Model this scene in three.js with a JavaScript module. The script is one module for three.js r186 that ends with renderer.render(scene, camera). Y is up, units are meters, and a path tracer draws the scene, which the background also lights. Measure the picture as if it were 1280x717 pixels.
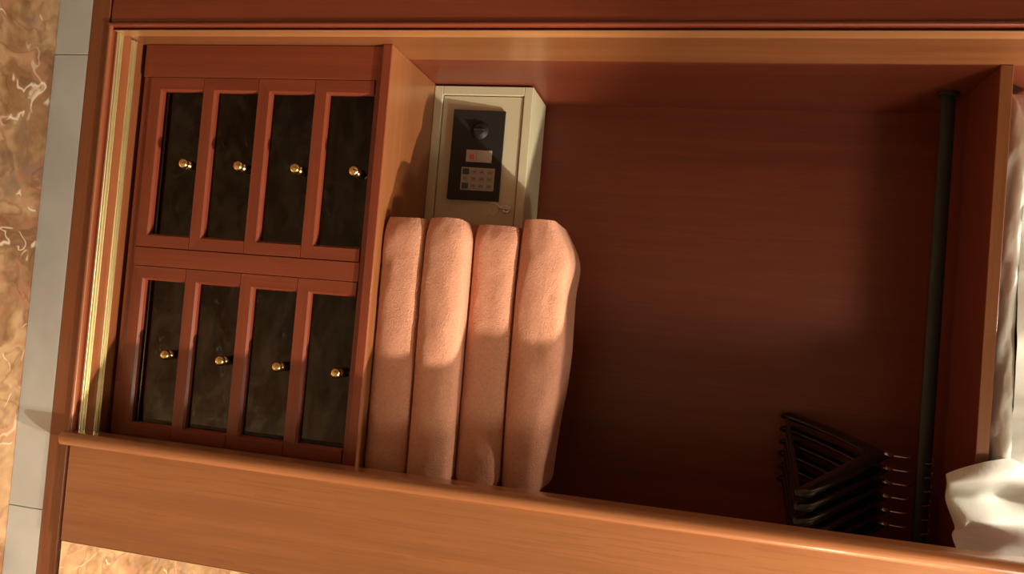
import * as THREE from 'three';
import { RoundedBoxGeometry } from 'three/addons/geometries/RoundedBoxGeometry.js';
import { mergeGeometries } from 'three/addons/utils/BufferGeometryUtils.js';
import { RectAreaLightUniformsLib } from 'three/addons/lights/RectAreaLightUniformsLib.js';

// ------------------------------------------------------------------ camera
// The photograph was taken with the camera turned on its side: world "up" points to the picture's right.
const scene = new THREE.Scene();
scene.background = new THREE.Color(0x000000);
const camera = new THREE.PerspectiveCamera(39.4455, 1280 / 717, 0.05, 30);
{
  const r = new THREE.Vector3(-0.08314, 0.97086, -0.22475).normalize();
  const u = new THREE.Vector3(-0.99607, -0.07407, 0.04852);
  u.addScaledVector(r, -u.dot(r)).normalize();
  const back = new THREE.Vector3().crossVectors(r, u);
  camera.position.set(0.551, 1.453, 1.5);
  camera.quaternion.setFromRotationMatrix(new THREE.Matrix4().makeBasis(r, u, back));
  camera.updateMatrixWorld();
}
scene.add(camera);
const renderer = new THREE.WebGLRenderer({ antialias: true });
renderer.toneMapping = THREE.LinearToneMapping;
renderer.toneMappingExposure = 1.0;
renderer.shadowMap.enabled = true;
RectAreaLightUniformsLib.init();
const LAMP = new THREE.Color().setRGB(1.0, 0.865, 0.65);          // warm halogen lamp colour
const SPOT_POWER = 40, SCONCE_POWER = 1.0, GLOBE_POWER = 2.6, CLOSET_POWER = 5, WASH_POWER = 50;
const SPOT_POS = [1.92, 2.94, 0.665], WASH_POS = [1.62, 2.94, 0.40], CLOSET_POS = [0.52, 2.84, -0.168], SCONCE_POS = [2.36, 1.95, 0.44], GLOBE_POS = [1.35, 2.42, 0.80];

// ------------------------------------------------------------------ helpers
let seed = 7;
const rnd = () => { seed = (seed * 1664525 + 1013904223) >>> 0; return seed / 4294967296; };
const taken = {};
function numbered(n) { const k = taken[n] = (taken[n] ?? -1) + 1; return k ? `${n}_${String(k).padStart(3, '0')}` : n; }
function hash(x, y, s) { let h = (x * 374761393 + y * 668265263 + s * 974634777) | 0; h = Math.imul(h ^ (h >>> 13), 1274126177); h ^= h >>> 16; return (h >>> 0) / 4294967296; }
function vnoise(x, y, px, py, s) {                                // tiling value noise, periods px, py
  const xi = Math.floor(x), yi = Math.floor(y), fx = x - xi, fy = y - yi;
  const a = fx * fx * (3 - 2 * fx), b = fy * fy * (3 - 2 * fy), m = (v, p) => ((v % p) + p) % p;
  const x0 = m(xi, px), x1 = m(xi + 1, px), y0 = m(yi, py), y1 = m(yi + 1, py);
  const p = hash(x0, y0, s), q = hash(x1, y0, s), r = hash(x0, y1, s), t = hash(x1, y1, s);
  return (p + (q - p) * a) * (1 - b) + (r + (t - r) * a) * b;
}
function fbm(x, y, p, q, s, o = 4) { let v = 0, a = .5; for (let i = 0; i < o; i++) { v += a * vnoise(x, y, p, q, s + i * 17); x *= 2; y *= 2; p *= 2; q *= 2; a *= .5; } return v / (1 - Math.pow(.5, o)); }
function texture(w, h, fn, srgb, repeat) {
  const d = new Uint8Array(w * h * 4);
  for (let j = 0; j < h; j++) for (let i = 0; i < w; i++) {
    const c = fn(i / w, j / h), k = (j * w + i) * 4;
    for (let n = 0; n < 3; n++) d[k + n] = Math.max(0, Math.min(255, (Array.isArray(c) ? c[n] : c) * 255));
    d[k + 3] = 255;
  }
  const t = new THREE.DataTexture(d, w, h);
  t.magFilter = THREE.LinearFilter; t.minFilter = THREE.LinearMipmapLinearFilter; t.generateMipmaps = true;
  t.wrapS = t.wrapT = THREE.RepeatWrapping; if (srgb) t.colorSpace = THREE.SRGBColorSpace;
  t.repeat.set(repeat[0], repeat[1]); t.needsUpdate = true; return t;
}
const mix = (a, b, t) => a + (b - a) * t, mix3 = (a, b, t) => [mix(a[0], b[0], t), mix(a[1], b[1], t), mix(a[2], b[2], t)];
const sstep = (a, b, x) => { x = Math.max(0, Math.min(1, (x - a) / (b - a))); return x * x * (3 - 2 * x); };

// uv in metres; v runs along the wood grain axis
function metreUV(g, grain = 'y') {
  if (g.index) g = g.toNonIndexed();
  const p = g.attributes.position, n = g.attributes.normal, uv = new Float32Array(p.count * 2), ax = { x: 0, y: 1, z: 2 }[grain];
  const o1 = rnd() * 3, o2 = rnd() * 3;
  for (let t = 0; t < p.count; t += 3) {
    const s = [0, 0, 0]; for (let k = 0; k < 3; k++) { s[0] += n.getX(t + k); s[1] += n.getY(t + k); s[2] += n.getZ(t + k); }
    let d = 0; for (let k = 1; k < 3; k++) if (Math.abs(s[k]) > Math.abs(s[d])) d = k;
    const plane = [0, 1, 2].filter(k => k !== d), v = plane.includes(ax) ? ax : plane[1], u = plane.find(k => k !== v);
    for (let k = 0; k < 3; k++) { const c = [p.getX(t + k), p.getY(t + k), p.getZ(t + k)]; uv[(t + k) * 2] = c[u] + o1; uv[(t + k) * 2 + 1] = c[v] + o2; }
  }
  g.setAttribute('uv', new THREE.BufferAttribute(uv, 2)); return g;
}
// box between two corners with softened edges
function box(x0, x1, y0, y1, z0, z1, grain = 'y', r = .0015) {
  const w = x1 - x0, h = y1 - y0, d = z1 - z0;
  r = Math.min(r, w * .45, h * .45, d * .45);
  let g = new RoundedBoxGeometry(w, h, d, 2, r);
  g.translate((x0 + x1) / 2, (y0 + y1) / 2, (z0 + z1) / 2);
  return metreUV(g, grain);
}
// profile [[a,b],...] extruded along an axis; 'y': profile in (x,z), 'x': profile in (z,y)
function prism(pts, axis, a, b, grain, bevel = 0) {
  const s = new THREE.Shape(pts.map(p => new THREE.Vector2(p[0], p[1])));
  const g = new THREE.ExtrudeGeometry(s, { depth: (b - a) - 2 * bevel, bevelEnabled: bevel > 0, bevelSize: bevel, bevelThickness: bevel, bevelOffset: -bevel, bevelSegments: 2, curveSegments: 12 });
  g.translate(0, 0, a + bevel);
  const m = new THREE.Matrix4();
  if (axis === 'y') m.set(1, 0, 0, 0, 0, 0, 1, 0, 0, -1, 0, 0, 0, 0, 0, 1);        // (px,py,e) -> (px, e, -py)
  else m.set(0, 0, 1, 0, 0, 1, 0, 0, -1, 0, 0, 0, 0, 0, 0, 1);                      // (px,py,e) -> (e, py, -px)
  g.applyMatrix4(m); return metreUV(g, grain);
}
const merge = l => mergeGeometries(l.map(g => { if (g.index) g = g.toNonIndexed(); for (const k of Object.keys(g.attributes)) if (!['position', 'normal', 'uv'].includes(k)) g.deleteAttribute(k); return g; }));
function obj(name, geometries, m, parent = scene) {
  const o = new THREE.Mesh(Array.isArray(geometries) ? merge(geometries) : geometries, m);
  o.name = parent === scene ? numbered(name) : name; o.castShadow = o.receiveShadow = true; parent.add(o); return o;
}
function tag(o, label, category, group) { o.userData.label = label; o.userData.category = category; if (group) o.userData.group = group; return o; }
function thing(name, label, category, p = [0, 0, 0], group) { const o = new THREE.Group(); o.name = numbered(name); o.position.set(...p); scene.add(o); return tag(o, label, category, group); }
function structure(o) { o.userData.kind = 'structure'; return o; }
const lathe = (pts, seg = 24) => new THREE.LatheGeometry(pts.map(p => new THREE.Vector2(p[0], p[1])), seg);

// ------------------------------------------------------------------ materials
const woodFn = (contrast) => (u, v) => {
  const warp = fbm(u * 4, v * 2, 4, 2, 3, 3) * .25;
  const band = fbm(u * 9 + warp, v * 1, 9, 1, 11, 3), streak = fbm(u * 70 + warp * 6, v * 3, 70, 3, 23, 3), fine = vnoise(u * 420, v * 14, 420, 14, 31);
  const t = 1 - contrast * (.55 * (1 - band) + .35 * (1 - streak) + .22 * (fine < .3 ? 1 : 0) * streak);
  return [Math.min(1, t * 1.04), Math.pow(t, 1.18), Math.pow(t, 1.3)];
};
const woodMap = texture(1024, 1024, woodFn(.30), true, [1.25, .8]);
const woodBump = texture(512, 512, (u, v) => .5 + .5 * (fbm(u * 90, v * 4, 90, 4, 41, 3) - .5), false, [1.6, .9]);
function wood(r, g, b, rough = .34, coat = .35) {
  return new THREE.MeshPhysicalMaterial({ color: new THREE.Color().setRGB(r, g, b), map: woodMap, bumpMap: woodBump, bumpScale: .0003, roughness: rough, clearcoat: coat, clearcoatRoughness: .18 });
}
const M = {};
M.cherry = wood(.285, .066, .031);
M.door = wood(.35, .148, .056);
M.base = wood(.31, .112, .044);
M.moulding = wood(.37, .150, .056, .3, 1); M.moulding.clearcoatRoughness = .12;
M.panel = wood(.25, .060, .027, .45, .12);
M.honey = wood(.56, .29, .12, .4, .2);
M.brass = new THREE.MeshStandardMaterial({ color: new THREE.Color().setRGB(.80, .60, .26), metalness: 1, roughness: .17 });
M.trackMetal = new THREE.MeshStandardMaterial({ color: new THREE.Color().setRGB(.80, .70, .40), metalness: .9, roughness: .36 });
M.chrome = new THREE.MeshStandardMaterial({ color: new THREE.Color().setRGB(.75, .75, .74), metalness: 1, roughness: .16 });
M.steel = new THREE.MeshStandardMaterial({ color: new THREE.Color().setRGB(.78, .78, .76), metalness: .7, roughness: .34 });
M.railMetal = new THREE.MeshStandardMaterial({ color: new THREE.Color().setRGB(.05, .055, .048), metalness: .7, roughness: .45 });
M.smoked = new THREE.MeshPhysicalMaterial({ color: new THREE.Color().setRGB(.06, .055, .06), transmission: 1, thickness: 0, roughness: .03, ior: 1.52 });
M.mirror = new THREE.MeshStandardMaterial({ color: new THREE.Color().setRGB(.92, .93, .91), metalness: 1, roughness: .015 });
M.safePaint = new THREE.MeshStandardMaterial({ color: new THREE.Color().setRGB(.60, .56, .40), roughness: .5, bumpMap: texture(256, 256, (u, v) => fbm(u * 60, v * 60, 60, 60, 5, 3), false, [4, 4]), bumpScale: .0002 });
M.blackPlastic = new THREE.MeshPhysicalMaterial({ color: new THREE.Color().setRGB(.012, .012, .013), roughness: .14, clearcoat: .6, clearcoatRoughness: .05 });
M.blackSatin = new THREE.MeshStandardMaterial({ color: new THREE.Color().setRGB(.008, .0075, .0075), roughness: .6 });
M.greyLabel = new THREE.MeshStandardMaterial({ color: new THREE.Color().setRGB(.42, .37, .33), roughness: .55 });
M.redPrint = new THREE.MeshStandardMaterial({ color: new THREE.Color().setRGB(.62, .10, .08), roughness: .55 });
M.keyCap = new THREE.MeshStandardMaterial({ color: new THREE.Color().setRGB(.33, .29, .26), roughness: .5 });
M.keyInk = new THREE.MeshStandardMaterial({ color: new THREE.Color().setRGB(.10, .08, .07), roughness: .6 });
M.whiteInk = new THREE.MeshStandardMaterial({ color: new THREE.Color().setRGB(.75, .73, .68), roughness: .6 });
const fleece = texture(512, 512, (u, v) => .55 * fbm(u * 64, v * 64, 64, 64, 61, 3) + .45 * vnoise(u * 190, v * 150, 190, 150, 65), false, [7, 7]);
const fleeceMap = texture(512, 512, (u, v) => { const t = .88 + .12 * fbm(u * 80, v * 80, 80, 80, 71, 3); return [t, t * .985, t * .97]; }, true, [5, 5]);
M.blanket = new THREE.MeshPhysicalMaterial({ color: new THREE.Color().setRGB(.80, .39, .27), map: fleeceMap, bumpMap: fleece, bumpScale: .0022, roughness: .95, sheen: .4, sheenRoughness: .6, sheenColor: new THREE.Color().setRGB(.8, .5, .4) });
M.linen = new THREE.MeshPhysicalMaterial({ color: new THREE.Color().setRGB(.86, .88, .86), roughness: .62, sheen: .2, sheenRoughness: .5, bumpMap: texture(256, 256, (u, v) => fbm(u * 60, v * 60, 60, 60, 77, 2), false, [6, 6]), bumpScale: .00025 });
M.plaster = new THREE.MeshStandardMaterial({ color: new THREE.Color().setRGB(.30, .26, .20), roughness: .9 });
M.white = new THREE.MeshStandardMaterial({ color: new THREE.Color().setRGB(.42, .40, .36), roughness: .85 });
// polished brown breccia marble
const marbleMap = texture(1024, 1024, (u, v) => {
  const w1 = fbm(u * 8, v * 8, 8, 8, 101, 4), w2 = fbm(u * 8, v * 8, 8, 8, 131, 4);
  const a = fbm(u * 13 + w1 * 3, v * 13 + w2 * 3, 13, 13, 151, 5), b = fbm(u * 24 + w2 * 3, v * 24 + w1 * 3, 24, 24, 171, 4), k = fbm(u * 60, v * 60, 60, 60, 181, 3);
  let c = mix3([.54, .39, .27], [.72, .58, .44], sstep(.28, .72, a + (k - .5) * .25));
  c = mix3(c, [.68, .47, .38], .55 * sstep(.52, .68, b)); c = mix3(c, [.48, .39, .36], .5 * sstep(.58, .72, fbm(u * 11 + w2 * 3, v * 11 + w1 * 2, 11, 11, 191, 4)));
  const dk = Math.abs(fbm(u * 16 + w1 * 2, v * 16 + w2 * 2, 16, 16, 201, 4) - .5); c = mix3(c, [.34, .22, .15], .25 * (1 - sstep(.004, .06, dk)));
  const vein = Math.abs(fbm(u * 20 + w2 * 2, v * 14 + w1 * 2, 20, 14, 211, 3) - .5), gate = sstep(.62, .74, fbm(u * 30, v * 30, 30, 30, 251, 2));
  c = mix3(c, [.95, .90, .84], .75 * (1 - sstep(.004, .026, vein)) * gate);
  const long = Math.abs(fbm(u * 3 + w2 * .5, v * 4 + w1 * .5, 3, 4, 291, 3) - .5); c = mix3(c, [.92, .86, .78], .45 * (1 - sstep(.001, .005, long)) * sstep(.45, .6, b));
  return c;
}, true, [1 / 1.1, 1 / 1.1]);
M.marble = new THREE.MeshPhysicalMaterial({ color: new THREE.Color().setRGB(.66, .66, .64), map: marbleMap, roughness: .2, clearcoat: .3, clearcoatRoughness: .08 });
const greyMap = texture(512, 512, (u, v) => { const t = .86 + .14 * fbm(u * 5 + fbm(u * 4, v * 4, 4, 4, 9, 3) * 2, v * 5, 5, 5, 301, 5); return [t, t, t * .99]; }, true, [1.3, 1.3]);
M.greyMarble = new THREE.MeshPhysicalMaterial({ color: new THREE.Color().setRGB(.64, .67, .70), map: greyMap, roughness: .28, clearcoat: .2, clearcoatRoughness: .12 });

// ------------------------------------------------------------------ the room
const X0 = -1.1, X1 = 2.55, ZB = 2.5, CEIL = 2.95;
const FL = -0.56, OPEN_TOP = 2.85, BAY = 1.12;          // wardrobe back, top of opening, inner width of the bay
structure(obj('floor', box(X0 - .1, X1 + .1, -.08, 0, -.75, ZB + .1, 'x', .001), M.marble));
structure(obj('ceiling', box(X0 - .1, X1 + .1, CEIL, CEIL + .08, -.75, ZB + .1, 'x', .001), M.white));
structure(obj('wall_left', box(X0 - .1, X0, 0, CEIL, -.75, ZB, 'y', .001), M.plaster));
structure(obj('wall_right', box(X1, X1 + .1, 0, CEIL, -.75, ZB, 'y', .001), M.plaster));
structure(obj('wall_rear', box(X0 - .1, X1 + .1, 0, CEIL, ZB, ZB + .1, 'y', .001), M.plaster));
structure(obj('wall_front', box(X0, X1, 0, CEIL, -.75, -.6, 'y', .001), M.plaster));
// grey marble plinth in slabs
const plinth = structure(new THREE.Group()); plinth.name = 'baseboard_front'; scene.add(plinth);
plinth.userData.label = 'low grey marble plinth of long slabs below the wardrobe'; 
for (const [a, b] of [[X0, .058], [.0595, 1.069], [1.0705, X1]]) obj('plinth_slab', box(a, b, 0, .0882, -.02, -.0004, 'x', .0012), M.greyMarble, plinth);

// ------------------------------------------------------------------ wardrobe carcass
const W = thing('wardrobe', 'built-in reddish cherry wood wardrobe carcass with beaded face frame around the open bay', 'wardrobe');
obj('stile', box(X0, -.014, .14, CEIL - .002, -.024, 0, 'y', .002), M.cherry, W);
obj('base_rail', box(X0, X1, .0885, .1355, -.024, 0, 'x', .002), M.base, W);
obj('header', box(-.014, X1, OPEN_TOP + .014, CEIL - .002, -.024, 0, 'x', .002), M.cherry, W);
// rounded bead round the opening
{ const rb = .0045, h = []; for (let i = 0; i <= 10; i++) { const a = Math.PI * i / 10; h.push([-.0095 + rb * Math.cos(a), -rb * Math.sin(a)]); }
  obj('bead', prism([...h, [-.014, .016], [-.005, .016]], 'y', .1355, OPEN_TOP + .005, 'y'), M.cherry, W);
  const q = []; for (let i = 0; i <= 10; i++) { const a = -Math.PI / 2 + Math.PI * i / 10; q.push([-rb * Math.cos(a), .1405 + rb * Math.sin(a)]); }
  obj('bead', prism([...q, [.004, .145], [.004, .136]], 'x', -.010, X1, 'x'), M.base, W);
  obj('groove_floor', box(-.005, X1, .125, .1375, -.0190, -.0042, 'x', .0005), M.cherry, W);
}
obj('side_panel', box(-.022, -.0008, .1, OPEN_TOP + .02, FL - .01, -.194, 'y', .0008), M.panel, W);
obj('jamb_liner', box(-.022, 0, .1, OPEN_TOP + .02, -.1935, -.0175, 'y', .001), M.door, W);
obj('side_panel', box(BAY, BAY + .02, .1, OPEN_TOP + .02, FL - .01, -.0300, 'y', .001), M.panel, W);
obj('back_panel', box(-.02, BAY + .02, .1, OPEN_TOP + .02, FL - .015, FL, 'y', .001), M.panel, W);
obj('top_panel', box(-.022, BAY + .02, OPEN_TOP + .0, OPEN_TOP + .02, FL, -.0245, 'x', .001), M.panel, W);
obj('jamb_strip', box(0, .0022, .1435, OPEN_TOP, -.042, -.006, 'y', .0008), M.honey, W);
obj('sill', box(-.002, X1, .12, .1430, -.135, -.0192, 'x', .001), M.base, W);
for (const zc of [-.028, -.073]) {                                // two grooved sliding-door tracks
  const t = [[-zc - .0078, .1430], [-zc - .0078, .1450]]; for (const c of [-.0045, .0045]) for (let i = 0; i <= 8; i++) { const a = Math.PI - Math.PI * i / 8; t.push([-zc + c + .0023 * Math.cos(a), .1454 + .0036 * Math.sin(a)]); }
  t.push([-zc + .0078, .1450], [-zc + .0078, .1430]);
  const tr = obj('track', prism(t, 'x', .0028, X1, 'x'), M.trackMetal, W); tr.userData.label = 'pale brass sliding track with a centre groove';
}
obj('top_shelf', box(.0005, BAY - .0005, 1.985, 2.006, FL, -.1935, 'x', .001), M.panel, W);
obj('shelf_lipping', box(.0005, BAY - .0005, 1.984, 2.0065, -.1933, -.187, 'x', .0015), M.door, W);
// hanging rail with end sockets
{ const s = new THREE.Shape(); s.absellipse(0, 0, .0075, .015, 0, Math.PI * 2);
  const g = new THREE.ExtrudeGeometry(s, { depth: BAY - .004, bevelEnabled: false, curveSegments: 20 }); g.rotateY(Math.PI / 2); g.translate(.002, 1.945, -.375);
  const r = obj('hanging_rail', g, M.railMetal, W); r.userData.label = 'dull grey metal hanging rail';
  for (const x of [.0005, BAY - .0085]) { const b = new THREE.Shape(); b.absellipse(0, 0, .013, .021, 0, Math.PI * 2); const e = new THREE.ExtrudeGeometry(b, { depth: .006, bevelSize: .001, bevelThickness: .001, bevelSegments: 2 }); e.rotateY(Math.PI / 2); e.translate(x + .001, 1.945, -.375); obj('rail_socket', e, M.railMetal, W); }
}

// ------------------------------------------------------------------ mirrored sliding door, pushed to the right
{ const D = thing('sliding_door', 'sliding wardrobe door with wide wooden stile, rounded edge moulding and tall mirror', 'door');
  const y0 = .152, y1 = 2.861, xm = 1.124, xr = 1.82, zb = -.0225, zd = .010;
  obj('stile', box(.908, xm, y0, y1, zb, zd, 'y', .0015), M.door, D);
  obj('stile', box(xr, xr + .2, y0, y1, zb, zd, 'y', .0015), M.door, D);
  obj('backing', box(xm, xr, y0 + .004, y1, zb, zd - .009, 'y', .001), M.panel, D);
  const mi = obj('mirror', box(xm + .0015, xr - .0015, y0 + .001, y1 - .002, zd - .0088, zd - .002, 'y', .0012), M.mirror, D); mi.userData.label = 'tall frameless mirror pane';
  const pr = [[.890, .0225], [.890, -.008]]; for (let i = 0; i <= 14; i++) { const a = Math.PI - Math.PI * i / 14; pr.push([.9045 + .0145 * Math.cos(a), -.0145 - .0125 * Math.sin(a)]); }
  pr.push([.919, -.0102], [.908, -.0102], [.908, .0225]);
  obj('edge_moulding', [prism(pr.reverse(), 'y', .1505, y1, 'y'), prism(pr.filter(q => q[1] < -.0065), 'y', .136, .1505, 'y')], M.moulding, D);
}

// ------------------------------------------------------------------ drawer cabinet
const CT = .773;                                                  // top of the cabinet
{ const C = thing('drawer_cabinet', 'low wooden cabinet of eight glass-fronted drawers in two columns', 'cabinet');
  const zf = -.1, cols = [[.078, .472], [.517, .905]], y0 = .179, ph = .1395;
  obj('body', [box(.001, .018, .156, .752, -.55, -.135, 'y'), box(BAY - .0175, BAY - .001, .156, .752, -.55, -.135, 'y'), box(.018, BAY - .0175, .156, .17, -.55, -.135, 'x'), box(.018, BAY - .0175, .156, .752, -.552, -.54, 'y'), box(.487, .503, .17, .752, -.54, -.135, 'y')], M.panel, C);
  obj('top_board', box(.0005, BAY - .0005, .7525, CT, -.555, -.0953, 'x', .001), M.door, C);
  obj('edge_lipping', box(.0005, BAY - .0005, .7525, CT + .0003, -.0951, -.0905, 'x', .0015), M.cherry, C);
  obj('face_stile', box(.001, .0765, .1565, .752, -.135, zf, 'y'), M.cherry, C);
  obj('face_stile', box(.9065, BAY - .001, .1565, .752, -.135, zf, 'y'), M.cherry, C);
  obj('mullion', box(.4735, .5155, .178, .738, -.135, zf, 'y'), M.cherry, C);
  obj('bottom_rail', box(.0765, .9065, .1565, .1775, -.135, zf - .004, 'x'), M.cherry, C);
  obj('top_rail', box(.0765, .9065, .7385, .752, -.135, zf, 'x'), M.cherry, C);
  const knobGeo = (() => { const g = lathe([[0, 0], [.0100, 0], [.0108, .0025], [.0106, .0065], [.0090, .0105], [.0062, .0128], [.0056, .0142], [.0068, .0160], [.0098, .0182], [.0116, .0220], [.0114, .0262], [.0094, .0302], [.0056, .0330], [0, .0340]], 28); g.rotateX(Math.PI / 2); return g; })();
  // mitred, bevelled drawer-front pieces
  function rail(x0, x1, ya, yb, zb) {                              // bottom rail: slopes inward to the glass along its top edge, mitred ends
    const w = yb - ya, s = .0042, pts = [[x0, ya, zb], [x1, ya, zb], [x1, ya, zf], [x0, ya, zf], [x1 - w + s, yb - s, zf], [x0 + w - s, yb - s, zf], [x1 - w, yb, zf - .006], [x0 + w, yb, zf - .006], [x1 - w, yb, zb], [x0 + w, yb, zb]];
    return poly(pts, [[0, 1, 2, 3], [3, 2, 4, 5], [5, 4, 6, 7], [7, 6, 8, 9], [9, 8, 1, 0], [0, 3, 5, 7, 9], [1, 8, 6, 4, 2]], 'x');
  }
  function stile(xo, xi, ya, yb, w, zb) {                          // side stile, mitred only at its foot; xo outer, xi inner edge
    const d = Math.sign(xi - xo), s = .0042 * d, pts = [[xo, ya, zb], [xo, yb, zb], [xo, yb, zf], [xo, ya, zf], [xi - s, yb, zf], [xi - s, ya + w - .0042, zf], [xi, yb, zf - .006], [xi, ya + w, zf - .006], [xi, yb, zb], [xi, ya + w, zb]];
    let f = [[0, 3, 2, 1], [3, 5, 4, 2], [5, 7, 6, 4], [7, 9, 8, 6], [9, 0, 1, 8], [0, 9, 7, 5, 3], [1, 2, 4, 6, 8]];
    if (d < 0) f = f.map(q => q.slice().reverse());
    return poly(pts, f, 'y');
  }
  function poly(pts, faces, grain) {
    const v = []; for (const f of faces) for (let k = 1; k + 1 < f.length; k++) v.push(...pts[f[0]], ...pts[f[k]], ...pts[f[k + 1]]);
    const g = new THREE.BufferGeometry(); g.setAttribute('position', new THREE.Float32BufferAttribute(v, 3)); g.computeVertexNormals(); return metreUV(g, grain);
  }
  for (const [a, b] of cols) for (let k = 0; k < 4; k++) {
    const ya = y0 + ph * k, yb = ya + ph - .0015, w = .031, zb = -.122, xm = (a + b) / 2;
    const box1 = obj('drawer', [box(a + .012, b - .012, ya + .008, ya + .014, -.5, -.1225, 'x', .0008), box(a + .006, a + .016, ya + .004, yb - .035, -.5, -.1225, 'z', .0008), box(b - .016, b - .006, ya + .004, yb - .035, -.5, -.1225, 'z', .0008), box(a + .016, b - .016, ya + .014, yb - .035, -.5, -.49, 'x', .0008)], M.panel, C);
    box1.userData.label = 'shallow drawer with smoked glass front and brass knob';
    obj('bottom_rail', rail(a, b, ya, ya + w, zb), M.cherry, box1);
    obj('side_stile', stile(a, a + w, ya, yb, w, zb), M.cherry, box1);
    obj('side_stile', stile(b, b - w, ya, yb, w, zb), M.cherry, box1);
    const gl = obj('glass_pane', box(a + w - .003, b - w + .003, ya + w - .003, yb - .001, -.1185, -.1145, 'x', .0005), M.smoked, box1); gl.userData.label = 'dark smoked glass pane';
    const kn = obj('knob', knobGeo, M.brass, box1); kn.position.set(xm + .003, ya + .113, -.1143); kn.userData.label = 'polished brass knob';
  }
}

// ------------------------------------------------------------------ safe
{ const z = -.38, S = thing('safe', 'small cream metal safe with black control panel standing behind the blankets', 'safe', [.004, CT + .0005, z]);
  const w = .44, h = .252, d = .165, fr = .022;
  obj('body', [box(0, w, 0, h, -d, -.03, 'x', .003), box(0, w, 0, fr, -.03, 0, 'x', .002), box(0, w, h - fr, h, -.03, 0, 'x', .002), box(0, fr, fr, h - fr, -.03, 0, 'y', .002), box(w - fr, w, fr, h - fr, -.03, 0, 'y', .002)], M.safePaint, S);
  obj('door', box(fr + .0018, w - fr - .0018, fr + .0018, h - fr - .0018, -.028, -.005, 'x', .002), M.safePaint, S);
  // wedge shaped control panel, thicker at its foot
  const px0 = .062, px1 = .283, py0 = .057, py1 = .187, pr = [[.005, py0], [-.013, py0 + .002], [-.013, py0 + .006], [-.0025, py1], [.005, py1]];
  const cp = obj('control_panel', prism(pr.map(p => [p[0], p[1]]).reverse(), 'x', px0, px1, 'x'), M.blackSatin, S); cp.userData.label = 'black sloping control panel';
  const slope = Math.atan2(.0105, py1 - py0 - .006);
  const onPanel = (y, lift) => [y + lift * Math.sin(slope) * 1, .013 - (y - py0 - .006) * Math.tan(slope) + lift];
  const put = (o, x, y, lift) => { const q = onPanel(y, lift); o.position.set(x, q[0], q[1]); o.rotation.x = -slope; return o; };
  const dial = lathe([[0, .011], [.012, .011], [.0145, .0095], [.0165, .004], [.0215, .0025], [.0225, 0], [0, 0]].reverse(), 36); dial.rotateX(Math.PI / 2);
  const grip = new RoundedBoxGeometry(.006, .027, .007, 2, .0025); grip.translate(0, 0, .0135);
  put(obj('dial_knob', [dial, grip], M.blackSatin, cp), .112, .128, .0003).userData.label = 'black round turning knob';
  const plate = new RoundedBoxGeometry(.030, .064, .0012, 2, .0006);
  put(obj('display_plate', plate, M.greyLabel, cp), .1755, .131, .0006).userData.label = 'grey plate with a red mark';
  { const s = new THREE.Shape(); s.moveTo(-.0055, -.006); s.lineTo(.0055, -.006); s.lineTo(.0055, .006); s.lineTo(-.0055, .006); s.closePath();
    put(obj('red_mark', new THREE.ExtrudeGeometry(s, { depth: .0003, bevelEnabled: false }), M.redPrint, cp), .1775, .1135, .0013);
    const bar = new THREE.BoxGeometry(.026, .0008, .0003); put(obj('plate_line', bar, M.keyInk, cp), .1755, .124, .0013); }
  put(obj('keypad_plate', new RoundedBoxGeometry(.056, .083, .0012, 2, .0006), M.greyLabel, cp), .232, .132, .0006);
  const { FontLoader } = await import('three/addons/loaders/FontLoader.js'); const { TextGeometry } = await import('three/addons/geometries/TextGeometry.js');
  const font = await new FontLoader().loadAsync('fonts/droid/droid_sans_bold.typeface.json');
  const cap = new RoundedBoxGeometry(.0145, .0165, .0024, 2, .0009), keys = ['1', '2', '3', '4', '5', '6', '7', '8', '9', '', '0', ''];
  keys.forEach((c, i) => { const x = .2145 + (i % 3) * .0175, y = .132 + .030 - Math.floor(i / 3) * .020;
    const k = put(obj('key_button', cap, c === '' ? M.blackPlastic : M.keyCap, cp), x, y, .002);
    if (c) { const g = new TextGeometry(c, { font, size: .0085, depth: .0002, curveSegments: 4, bevelEnabled: false }); g.computeBoundingBox(); const bb = g.boundingBox; g.translate(-(bb.max.x + bb.min.x) / 2, -(bb.max.y + bb.min.y) / 2, 0); obj('key_digit', g, M.keyInk, cp); put(cp.children[cp.children.length - 1], x, y, .0034); }
  });
  const lock = lathe([[0, 0], [.011, 0], [.0112, .003], [.009, .0045], [.004, .0045], [.004, .0035], [0, .0035]], 28); lock.rotateX(Math.PI / 2); lock.translate(.300, .208, -.005);
  obj('lock', lock, M.chrome, S).userData.label = 'round chrome lock';
  const K = thing('safe_key', 'small steel key with wire ring hanging in the lock of the safe', 'key', [.304, CT + .2085, -.3805]);
  const bow = new THREE.TorusGeometry(.0125, .0028, 8, 24); bow.scale(.45, 1.1, 1); bow.rotateY(Math.PI / 2); bow.rotateY(.5); bow.translate(0, 0, .020);
  obj('blade', new RoundedBoxGeometry(.0022, .006, .016, 2, .0008).translate(0, 0, .0075), M.chrome, K); obj('bow', bow, M.steel, K);
  const ring = new THREE.TorusGeometry(.0145, .0013, 8, 32); ring.rotateY(.5); ring.translate(.004, -.0245, .026); obj('key_ring', ring, M.steel, K);
}

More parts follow.
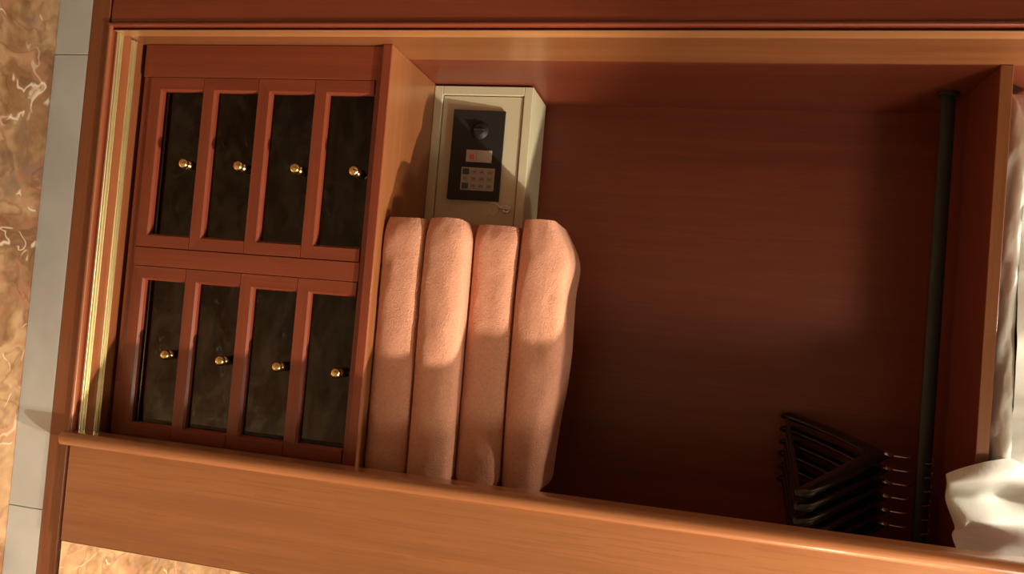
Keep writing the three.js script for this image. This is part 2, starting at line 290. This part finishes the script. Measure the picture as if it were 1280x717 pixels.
// ------------------------------------------------------------------ folded blankets
function noise3(x, y, z) { return fbm(x + z * 1.7 + 50, y - z * 1.3 + 50, 997, 997, 401, 3) - .5; }
function blanket(label, yb, h, zFront, x0, x1, o) {
  const zBack = -.362, cx = (x0 + x1) / 2, NS = 110, NX = 84, d = zFront - zBack;
  // cross section (z,y): a thick cloth folded in two, the fold at the front, the open edges at the back
  const sec = []; const arc = (cz, cy, rz, ry, a0, a1, n) => { for (let i = 0; i <= n; i++) { const a = a0 + (a1 - a0) * i / n; sec.push([cz + rz * Math.cos(a), cy + ry * Math.sin(a)]); } };
  const R = h / 2, q = h / 4, g = .0022, rz = R * o.round, run = (z0, z1, y, n) => { for (let i = 1; i < n; i++) sec.push([z0 + (z1 - z0) * i / n, y]); };
  const se = (t, p) => Math.sign(t) * Math.pow(Math.abs(t), p);
  for (let i = 0; i <= 36; i++) { const a = -Math.PI / 2 + Math.PI * i / 36; sec.push([zFront - rz + rz * se(Math.cos(a), .72), R + R * se(Math.sin(a), .86)]); }
  run(zFront - rz, zBack + q * .8, h, 14);
  arc(zBack + q * .8, h - q, q * .8, q - g / 2, Math.PI / 2, Math.PI * 1.5, 10);
  run(zBack + q * .8, zFront - rz * .8, R + g / 2, 8); sec.push([zFront - rz * .7, R]); run(zFront - rz * .8, zBack + q * .8, R - g / 2, 8);
  arc(zBack + q * .8, q, q * .8, q - g / 2, Math.PI / 2, Math.PI * 1.5, 10);
  run(zBack + q * .8, zFront - rz, 0, 14);
  const n = sec.length, pos = [], uv = [], idx = [];
  let per = [0]; for (let i = 1; i <= n; i++) per.push(per[i - 1] + Math.hypot(sec[i % n][0] - sec[i - 1][0], sec[i % n][1] - sec[i - 1][1]));
  for (let j = 0; j <= NX; j++) {
    const tt = j / NX, x = x0 + (x1 - x0) * (.5 - .5 * Math.cos(Math.PI * tt)) , eL = Math.max(0, 1 - (x - x0) / o.rx), eR = Math.max(0, 1 - (x1 - x) / .03);
    const shrink = 1 - .10 * (eL ** 3) - .14 * (eR ** 3), drop = o.drop * (eL ** 2.2);
    for (let i = 0; i <= n; i++) {
      const [z, y] = sec[i % n], up = y / h, front = sstep(zFront - .09, zFront, z);
      let dy = noise3(x * 5 + o.s, z * 5, o.s) * .012 * up * o.wave, dz = noise3(x * 6, y * 14, o.s + 9) * .020 * front * o.bulge + noise3(x * 30, y * 34, o.s + 3) * .0035 * front;
      dy += o.top(x) * up; 
      const ys = R + (y - R) * shrink - drop * up * up, zs = zFront + (z - zFront) * (1 - .03 * eL ** 3) - .012 * (eL ** 2) * front;
      const ex = (Math.abs(y - R) / R) ** 2;
      const xx = x + (eL > .999 ? .006 * ex : 0) - (eR > .999 ? .006 * ex : 0) + noise3(y * 20, z * 8, o.s + 5) * .006 * (eL + eR);
      pos.push(xx, Math.max(0, yb + ys + dy - yb) + yb, zs + dz + o.shift(x) * front); uv.push(x, per[i]);
    }
  }
  const m = n + 1; for (let j = 0; j < NX; j++) for (let i = 0; i < n; i++) { const a = j * m + i; idx.push(a, a + 1, a + m, a + 1, a + m + 1, a + m); }
  const g0 = new THREE.BufferGeometry(); g0.setAttribute('position', new THREE.Float32BufferAttribute(pos, 3)); g0.setAttribute('uv', new THREE.Float32BufferAttribute(uv, 2)); g0.setIndex(idx); g0.computeVertexNormals();
  // weld normals over the seam
  const parts = [g0.toNonIndexed()], tri = THREE.ShapeUtils.triangulateShape(sec.map(p => new THREE.Vector2(p[0], p[1])), []);
  for (const [j, flip] of [[0, true], [NX, false]]) { const P = [], U = []; for (const t of tri) for (const k of flip ? [t[0], t[1], t[2]] : [t[0], t[2], t[1]]) { const b = (j * m + k) * 3; P.push(pos[b], pos[b + 1], pos[b + 2]); U.push(pos[b + 2], pos[b + 1]); }
    const e = new THREE.BufferGeometry(); e.setAttribute('position', new THREE.Float32BufferAttribute(P, 3)); e.setAttribute('uv', new THREE.Float32BufferAttribute(U, 2)); e.computeVertexNormals(); parts.push(e); }
  const b = obj('folded_blanket', parts, M.blanket); tag(b, label, 'blanket', 'folded blankets stacked on the drawer cabinet'); return b;
}
const bump1 = (x, c, w) => Math.exp(-(((x - c) / w) ** 2));
blanket('folded salmon blanket lying on the cabinet top, bottom of the stack', CT + .001, .094, -.118, .366, .925, { round: .55, s: 1, wave: .2, bulge: .5, rx: .05, drop: 0, top: () => 0, shift: () => 0 });
blanket('folded salmon blanket second from the bottom of the stack', CT + .0965, .097, -.116, .362, .93, { round: .7, s: 4, wave: .2, bulge: .7, rx: .06, drop: .014, top: () => 0, shift: x => .006 * bump1(x, .56, .12) });
blanket('folded salmon blanket second from the top of the stack', CT + .195, .098, -.160, .366, .925, { round: .55, s: 8, wave: .2, bulge: .35, rx: .05, drop: 0, top: () => 0, shift: () => 0 });
blanket('thickest folded salmon blanket with slumped corner, top of the stack', CT + .2945, .106, -.158, .350, .935, { round: .8, s: 13, wave: .8, bulge: .8, rx: .13, drop: .028, top: x => .010 * bump1(x, .43, .05) + .006 * bump1(x, .60, .09) - .016 * sstep(.70, .92, x), shift: x => .008 * bump1(x, .6, .15) - .01 * sstep(.75, .92, x) });

// ------------------------------------------------------------------ clothes hangers
{ const body = (() => {                                             // thick contoured shoulders, swept along a bowed line
    const pos = [], idx = [], NL = 48, NC = 14;
    for (let i = 0; i <= NL; i++) { const t = -1 + 2 * i / NL, a = Math.abs(t), px = t * .182, py = -.180 * Math.pow(a, 1.1) - .022, pz = .018 * a * a;
      const wid = .0055 + .0045 * Math.pow(a, 1.4), hgt = .027 - .009 * a, e = a > .94 ? Math.sqrt(Math.max(0.02, 1 - ((a - .94) / .06) ** 2)) : 1;
      for (let k = 0; k <= NC; k++) { const q = 2 * Math.PI * k / NC; pos.push(px + hgt * e * Math.sin(q) * .35 * t, py + hgt * e * Math.sin(q), pz + wid * e * Math.cos(q)); } }
    for (let i = 0; i < NL; i++) for (let k = 0; k < NC; k++) { const a = i * (NC + 1) + k, b = a + NC + 1; idx.push(a, a + 1, b, a + 1, b + 1, b); }
    const g = new THREE.BufferGeometry(); g.setAttribute('position', new THREE.Float32BufferAttribute(pos, 3)); g.setAttribute('uv', new THREE.Float32BufferAttribute(new Float32Array(pos.length / 3 * 2), 2)); g.setIndex(idx); g.computeVertexNormals();
    const barCurve = new THREE.CatmullRomCurve3([[-.170, -.196, .016], [-.09, -.199, .005], [0, -.200, 0], [.09, -.199, .005], [.170, -.196, .016]].map(p => new THREE.Vector3(...p)));
    return merge([g, new THREE.TubeGeometry(barCurve, 24, .0045, 8)]);
  })();
  const neck = lathe([[0, 0], [.0075, 0], [.0085, .006], [.006, .014], [.0042, .020], [0, .020]], 16).translate(0, -.012, 0);
  const hp = [[0, .004], [0, .040]]; for (let i = 0; i <= 16; i++) { const a = -Math.PI * .28 + Math.PI * 1.28 * i / 16; hp.push([.019 * Math.cos(a) , .066 + .0215 * Math.sin(a)]); }
  const hook = new THREE.TubeGeometry(new THREE.CatmullRomCurve3(hp.map(p => new THREE.Vector3(p[0], p[1], 0))), 60, .0019, 10);
  const proto = new THREE.Group(); proto.name = 'clothes_hanger';
  const add = (n, g, m) => { const o = new THREE.Mesh(g, m); o.name = n; o.castShadow = o.receiveShadow = true; proto.add(o); };
  add('shoulders', body, M.blackPlastic); add('neck', neck, M.chrome); add('hook', hook, M.chrome);
  for (let k = 0; k < 6; k++) {
    const h = k ? proto.clone() : proto; h.name = numbered('clothes_hanger'); scene.add(h);
    h.position.set(.792 + k * .0295, 1.876, -.375); h.rotation.set(0, 1.93 - (k % 3) * .008, 0);
    tag(h, 'black plastic clothes hanger with steel hook on the grey hanging rail', 'hanger', 'hangers pushed together on the rail');
  }
}

// ------------------------------------------------------------------ white bedding on the top shelf
{ const B = thing('white_duvet', 'crumpled white duvet bundled on the top shelf with a corner hanging over', 'duvet', [0, 2.0065, 0]);
  const NX = 140, NS = 96, pos = [], uv = [], idx = [], x0 = .012, x1 = .955;
  for (let j = 0; j <= NX; j++) { const t = j / NX, x = x0 + (x1 - x0) * t, e = Math.pow(Math.max(0, 1 - Math.pow(Math.abs(2 * t - 1), 6)), .5);
    for (let i = 0; i <= NS; i++) { const a = 2 * Math.PI * i / NS, c = Math.cos(a), s = Math.sin(a), se = (v, p) => Math.sign(v) * Math.pow(Math.abs(v), p);
      let zc = -.365, rz = .160 + .022 * sstep(.45, .8, t), ry = .105 * (.85 + .3 * noise3(x * 3, 1, 2));
      const ridge = (f, sx, sy) => 1 - Math.abs(2 * (fbm(x * f * sx + 20, a * f * .28 * sy + 20 + x * 3, 997, 997, 433, 2)) - 1) * 2;
      const w = .022 * noise3(x * 7, a * 1.6, 1) + .012 * ridge(4.2, 1.0, 1.0) * .8 + .012 * noise3(x * 20, a * 3.2, 6);
      let z = zc + (rz * e + w) * se(c, .85), y = .034 + (s > 0 ? .165 : .034) * e * se(s, .8) + w * s; 
      pos.push(x, Math.max(0.0005, y), Math.max(-.555, z)); uv.push(x, a * .12); } }
  const m = NS + 1; for (let j = 0; j < NX; j++) for (let i = 0; i < NS; i++) { const a = j * m + i; idx.push(a, a + 1, a + m, a + 1, a + m + 1, a + m); }
  const g = new THREE.BufferGeometry(); g.setAttribute('position', new THREE.Float32BufferAttribute(pos, 3)); g.setAttribute('uv', new THREE.Float32BufferAttribute(uv, 2)); g.setIndex(idx); g.computeVertexNormals();
  obj('bundle', g, M.linen, B);
  // hanging corner: control points (rows from the shelf down to the hem and tucked back), smoothly interpolated
  const rows = [
    [[.735, .075, -.20], [.775, .085, -.185], [.82, .09, -.175], [.865, .095, -.17], [.91, .09, -.175], [.95, .085, -.18]],
    [[.748, .022, -.176], [.78, .030, -.158], [.82, .024, -.152], [.86, .034, -.138], [.905, .022, -.150], [.955, .030, -.155]],
    [[.757, -.012, -.168], [.785, -.016, -.140], [.825, -.022, -.146], [.858, -.016, -.120], [.90, -.022, -.140], [.955, -.016, -.145]],
    [[.772, -.050, -.165], [.792, -.054, -.135], [.828, -.056, -.140], [.858, -.052, -.112], [.895, -.050, -.134], [.95, -.040, -.14]],
    [[.785, -.076, -.162], [.800, -.080, -.138], [.832, -.080, -.140], [.866, -.074, -.114], [.895, -.060, -.132], [.945, -.046, -.142]],
    [[.79, -.070, -.178], [.802, -.074, -.160], [.835, -.074, -.165], [.868, -.066, -.150], [.895, -.052, -.158], [.945, -.038, -.165]],
    [[.775, -.030, -.183], [.795, -.034, -.178], [.83, -.034, -.180], [.865, -.030, -.176], [.90, -.024, -.178], [.95, -.014, -.18]],
  ];
  // a standing pleat with hollows on both sides, and a dent where the cloth leaves the shelf
  for (let k = 1; k <= 4; k++) { rows[k][2][2] -= .012; rows[k][3][2] += .014; rows[k][4][2] -= .016; rows[k][1][2] += .004; }
  rows[1][2][2] -= .016; rows[1][3][2] -= .014; rows[1][4][2] += .010; rows[4][2][1] += .007; rows[4][3][1] += .010; rows[4][4][1] -= .006;
  const cr = (p, t) => { const n = p.length - 1, f = Math.min(n - 1e-6, t * n), i = Math.floor(f), u = f - i, k = [Math.max(0, i - 1), i, i + 1, Math.min(n, i + 2)].map(q => p[q]);
    return [0, 1, 2].map(d => .5 * (2 * k[1][d] + (k[2][d] - k[0][d]) * u + (2 * k[0][d] - 5 * k[1][d] + 4 * k[2][d] - k[3][d]) * u * u + (3 * k[1][d] - k[0][d] - 3 * k[2][d] + k[3][d]) * u ** 3)); };
  const NU = 60, NV = 60, fp = [], fu = [], fi = [];
  for (let v = 0; v <= NV; v++) for (let u = 0; u <= NU; u++) { const q = cr(rows.map(r => cr(r, u / NU)), v / NV), w = noise3(q[0] * 22, q[1] * 22 + q[2] * 10, 21) * .0025; fp.push(q[0], q[1], q[2] + w); fu.push(q[0], v / NV * .25); }
  for (let v = 0; v < NV; v++) for (let u = 0; u < NU; u++) { const a = v * (NU + 1) + u, b = a + NU + 1; fi.push(a, b, a + 1, b, b + 1, a + 1); }
  const f = new THREE.BufferGeometry(); f.setAttribute('position', new THREE.Float32BufferAttribute(fp, 3)); f.setAttribute('uv', new THREE.Float32BufferAttribute(fu, 2)); f.setIndex(fi); f.computeVertexNormals();
  const ml = M.linen.clone(); ml.side = THREE.DoubleSide; obj('hanging_corner', f, ml, B);
}

// ------------------------------------------------------------------ lamps (outside the picture; their light and shadows are in it)
function downlight(label, p, power, angle, soft, size) {
  const L = thing('ceiling_downlight', label, 'lamp', p);
  obj('ring', lathe([[.036, -.001], [.040, -.008], [.055, -.006], [.058, 0]], 40), M.white, L);
  obj('bulb', lathe([[0, -.004], [.034, -.003], [.036, -.001], [0, -.0005]], 32), new THREE.MeshStandardMaterial({ color: 0x221a10, emissive: LAMP, emissiveIntensity: 6 }), L);
  const s = new THREE.SpotLight(LAMP, power, 0, angle, soft, 2); s.position.set(0, -.012, 0); s.target.position.set(0, -2, 0); s.castShadow = true; s.shadow.radius = size; L.add(s, s.target); s.name = 'spot_beam';
}
downlight('round recessed downlight in the ceiling, the one further from the open bay', [SPOT_POS[0], CEIL, SPOT_POS[2]], SPOT_POWER, .93, .10, 1.3);
downlight('round recessed downlight in the ceiling close above the mirrored door', [WASH_POS[0], CEIL, WASH_POS[2]], WASH_POWER, .42, .8, 1.5);
downlight('round recessed downlight inside the top of the wardrobe bay', [CLOSET_POS[0], OPEN_TOP, CLOSET_POS[2]], CLOSET_POWER, 1.2, .3, 1.5);
{ const L = thing('wall_sconce', 'frosted globe wall lamp on a brass bracket on the plaster wall', 'lamp', [X1, SCONCE_POS[1], SCONCE_POS[2]]);
  const plate = lathe([[0, 0], [.05, 0], [.05, .006], [.02, .014], [0, .014]].reverse(), 32); plate.rotateZ(Math.PI / 2);
  obj('wall_plate', plate, M.brass, L);
  const arm = new THREE.TubeGeometry(new THREE.CatmullRomCurve3([[-.01, 0, 0], [-.08, -.03, 0], [-.16, -.07, 0], [-.19, -.055, 0]].map(p => new THREE.Vector3(...p))), 24, .007, 10); obj('arm', arm, M.brass, L);
  const globe = new THREE.SphereGeometry(.055, 32, 20); globe.translate(SCONCE_POS[0] - X1, 0, 0);
  obj('globe', globe, new THREE.MeshStandardMaterial({ color: 0x222018, emissive: LAMP, emissiveIntensity: 14 }), L);
  const p = new THREE.PointLight(LAMP, SCONCE_POWER, 0, 2); p.position.set(SCONCE_POS[0] - X1, 0, 0); p.castShadow = true; p.shadow.radius = 2.5; p.name = 'globe_light'; L.add(p);
}
{ const L = thing('ceiling_globe', 'opal glass globe lamp on a short brass stem under the ceiling', 'lamp', [GLOBE_POS[0], CEIL, GLOBE_POS[2]]);
  obj('canopy', lathe([[0, 0], [.055, 0], [.05, -.014], [.012, -.02], [.008, -.425], [0, -.425]].reverse(), 32), M.brass, L);
  const globe = new THREE.SphereGeometry(.11, 40, 24); globe.translate(0, GLOBE_POS[1] - CEIL, 0);
  obj('globe', globe, new THREE.MeshStandardMaterial({ color: 0x222018, emissive: LAMP, emissiveIntensity: 4 }), L);
  const p = new THREE.PointLight(LAMP, GLOBE_POWER, 0, 2); p.position.set(0, GLOBE_POS[1] - CEIL, 0); p.castShadow = true; p.shadow.radius = 5.5; p.name = 'globe_light'; L.add(p);
}
renderer.render(scene, camera);
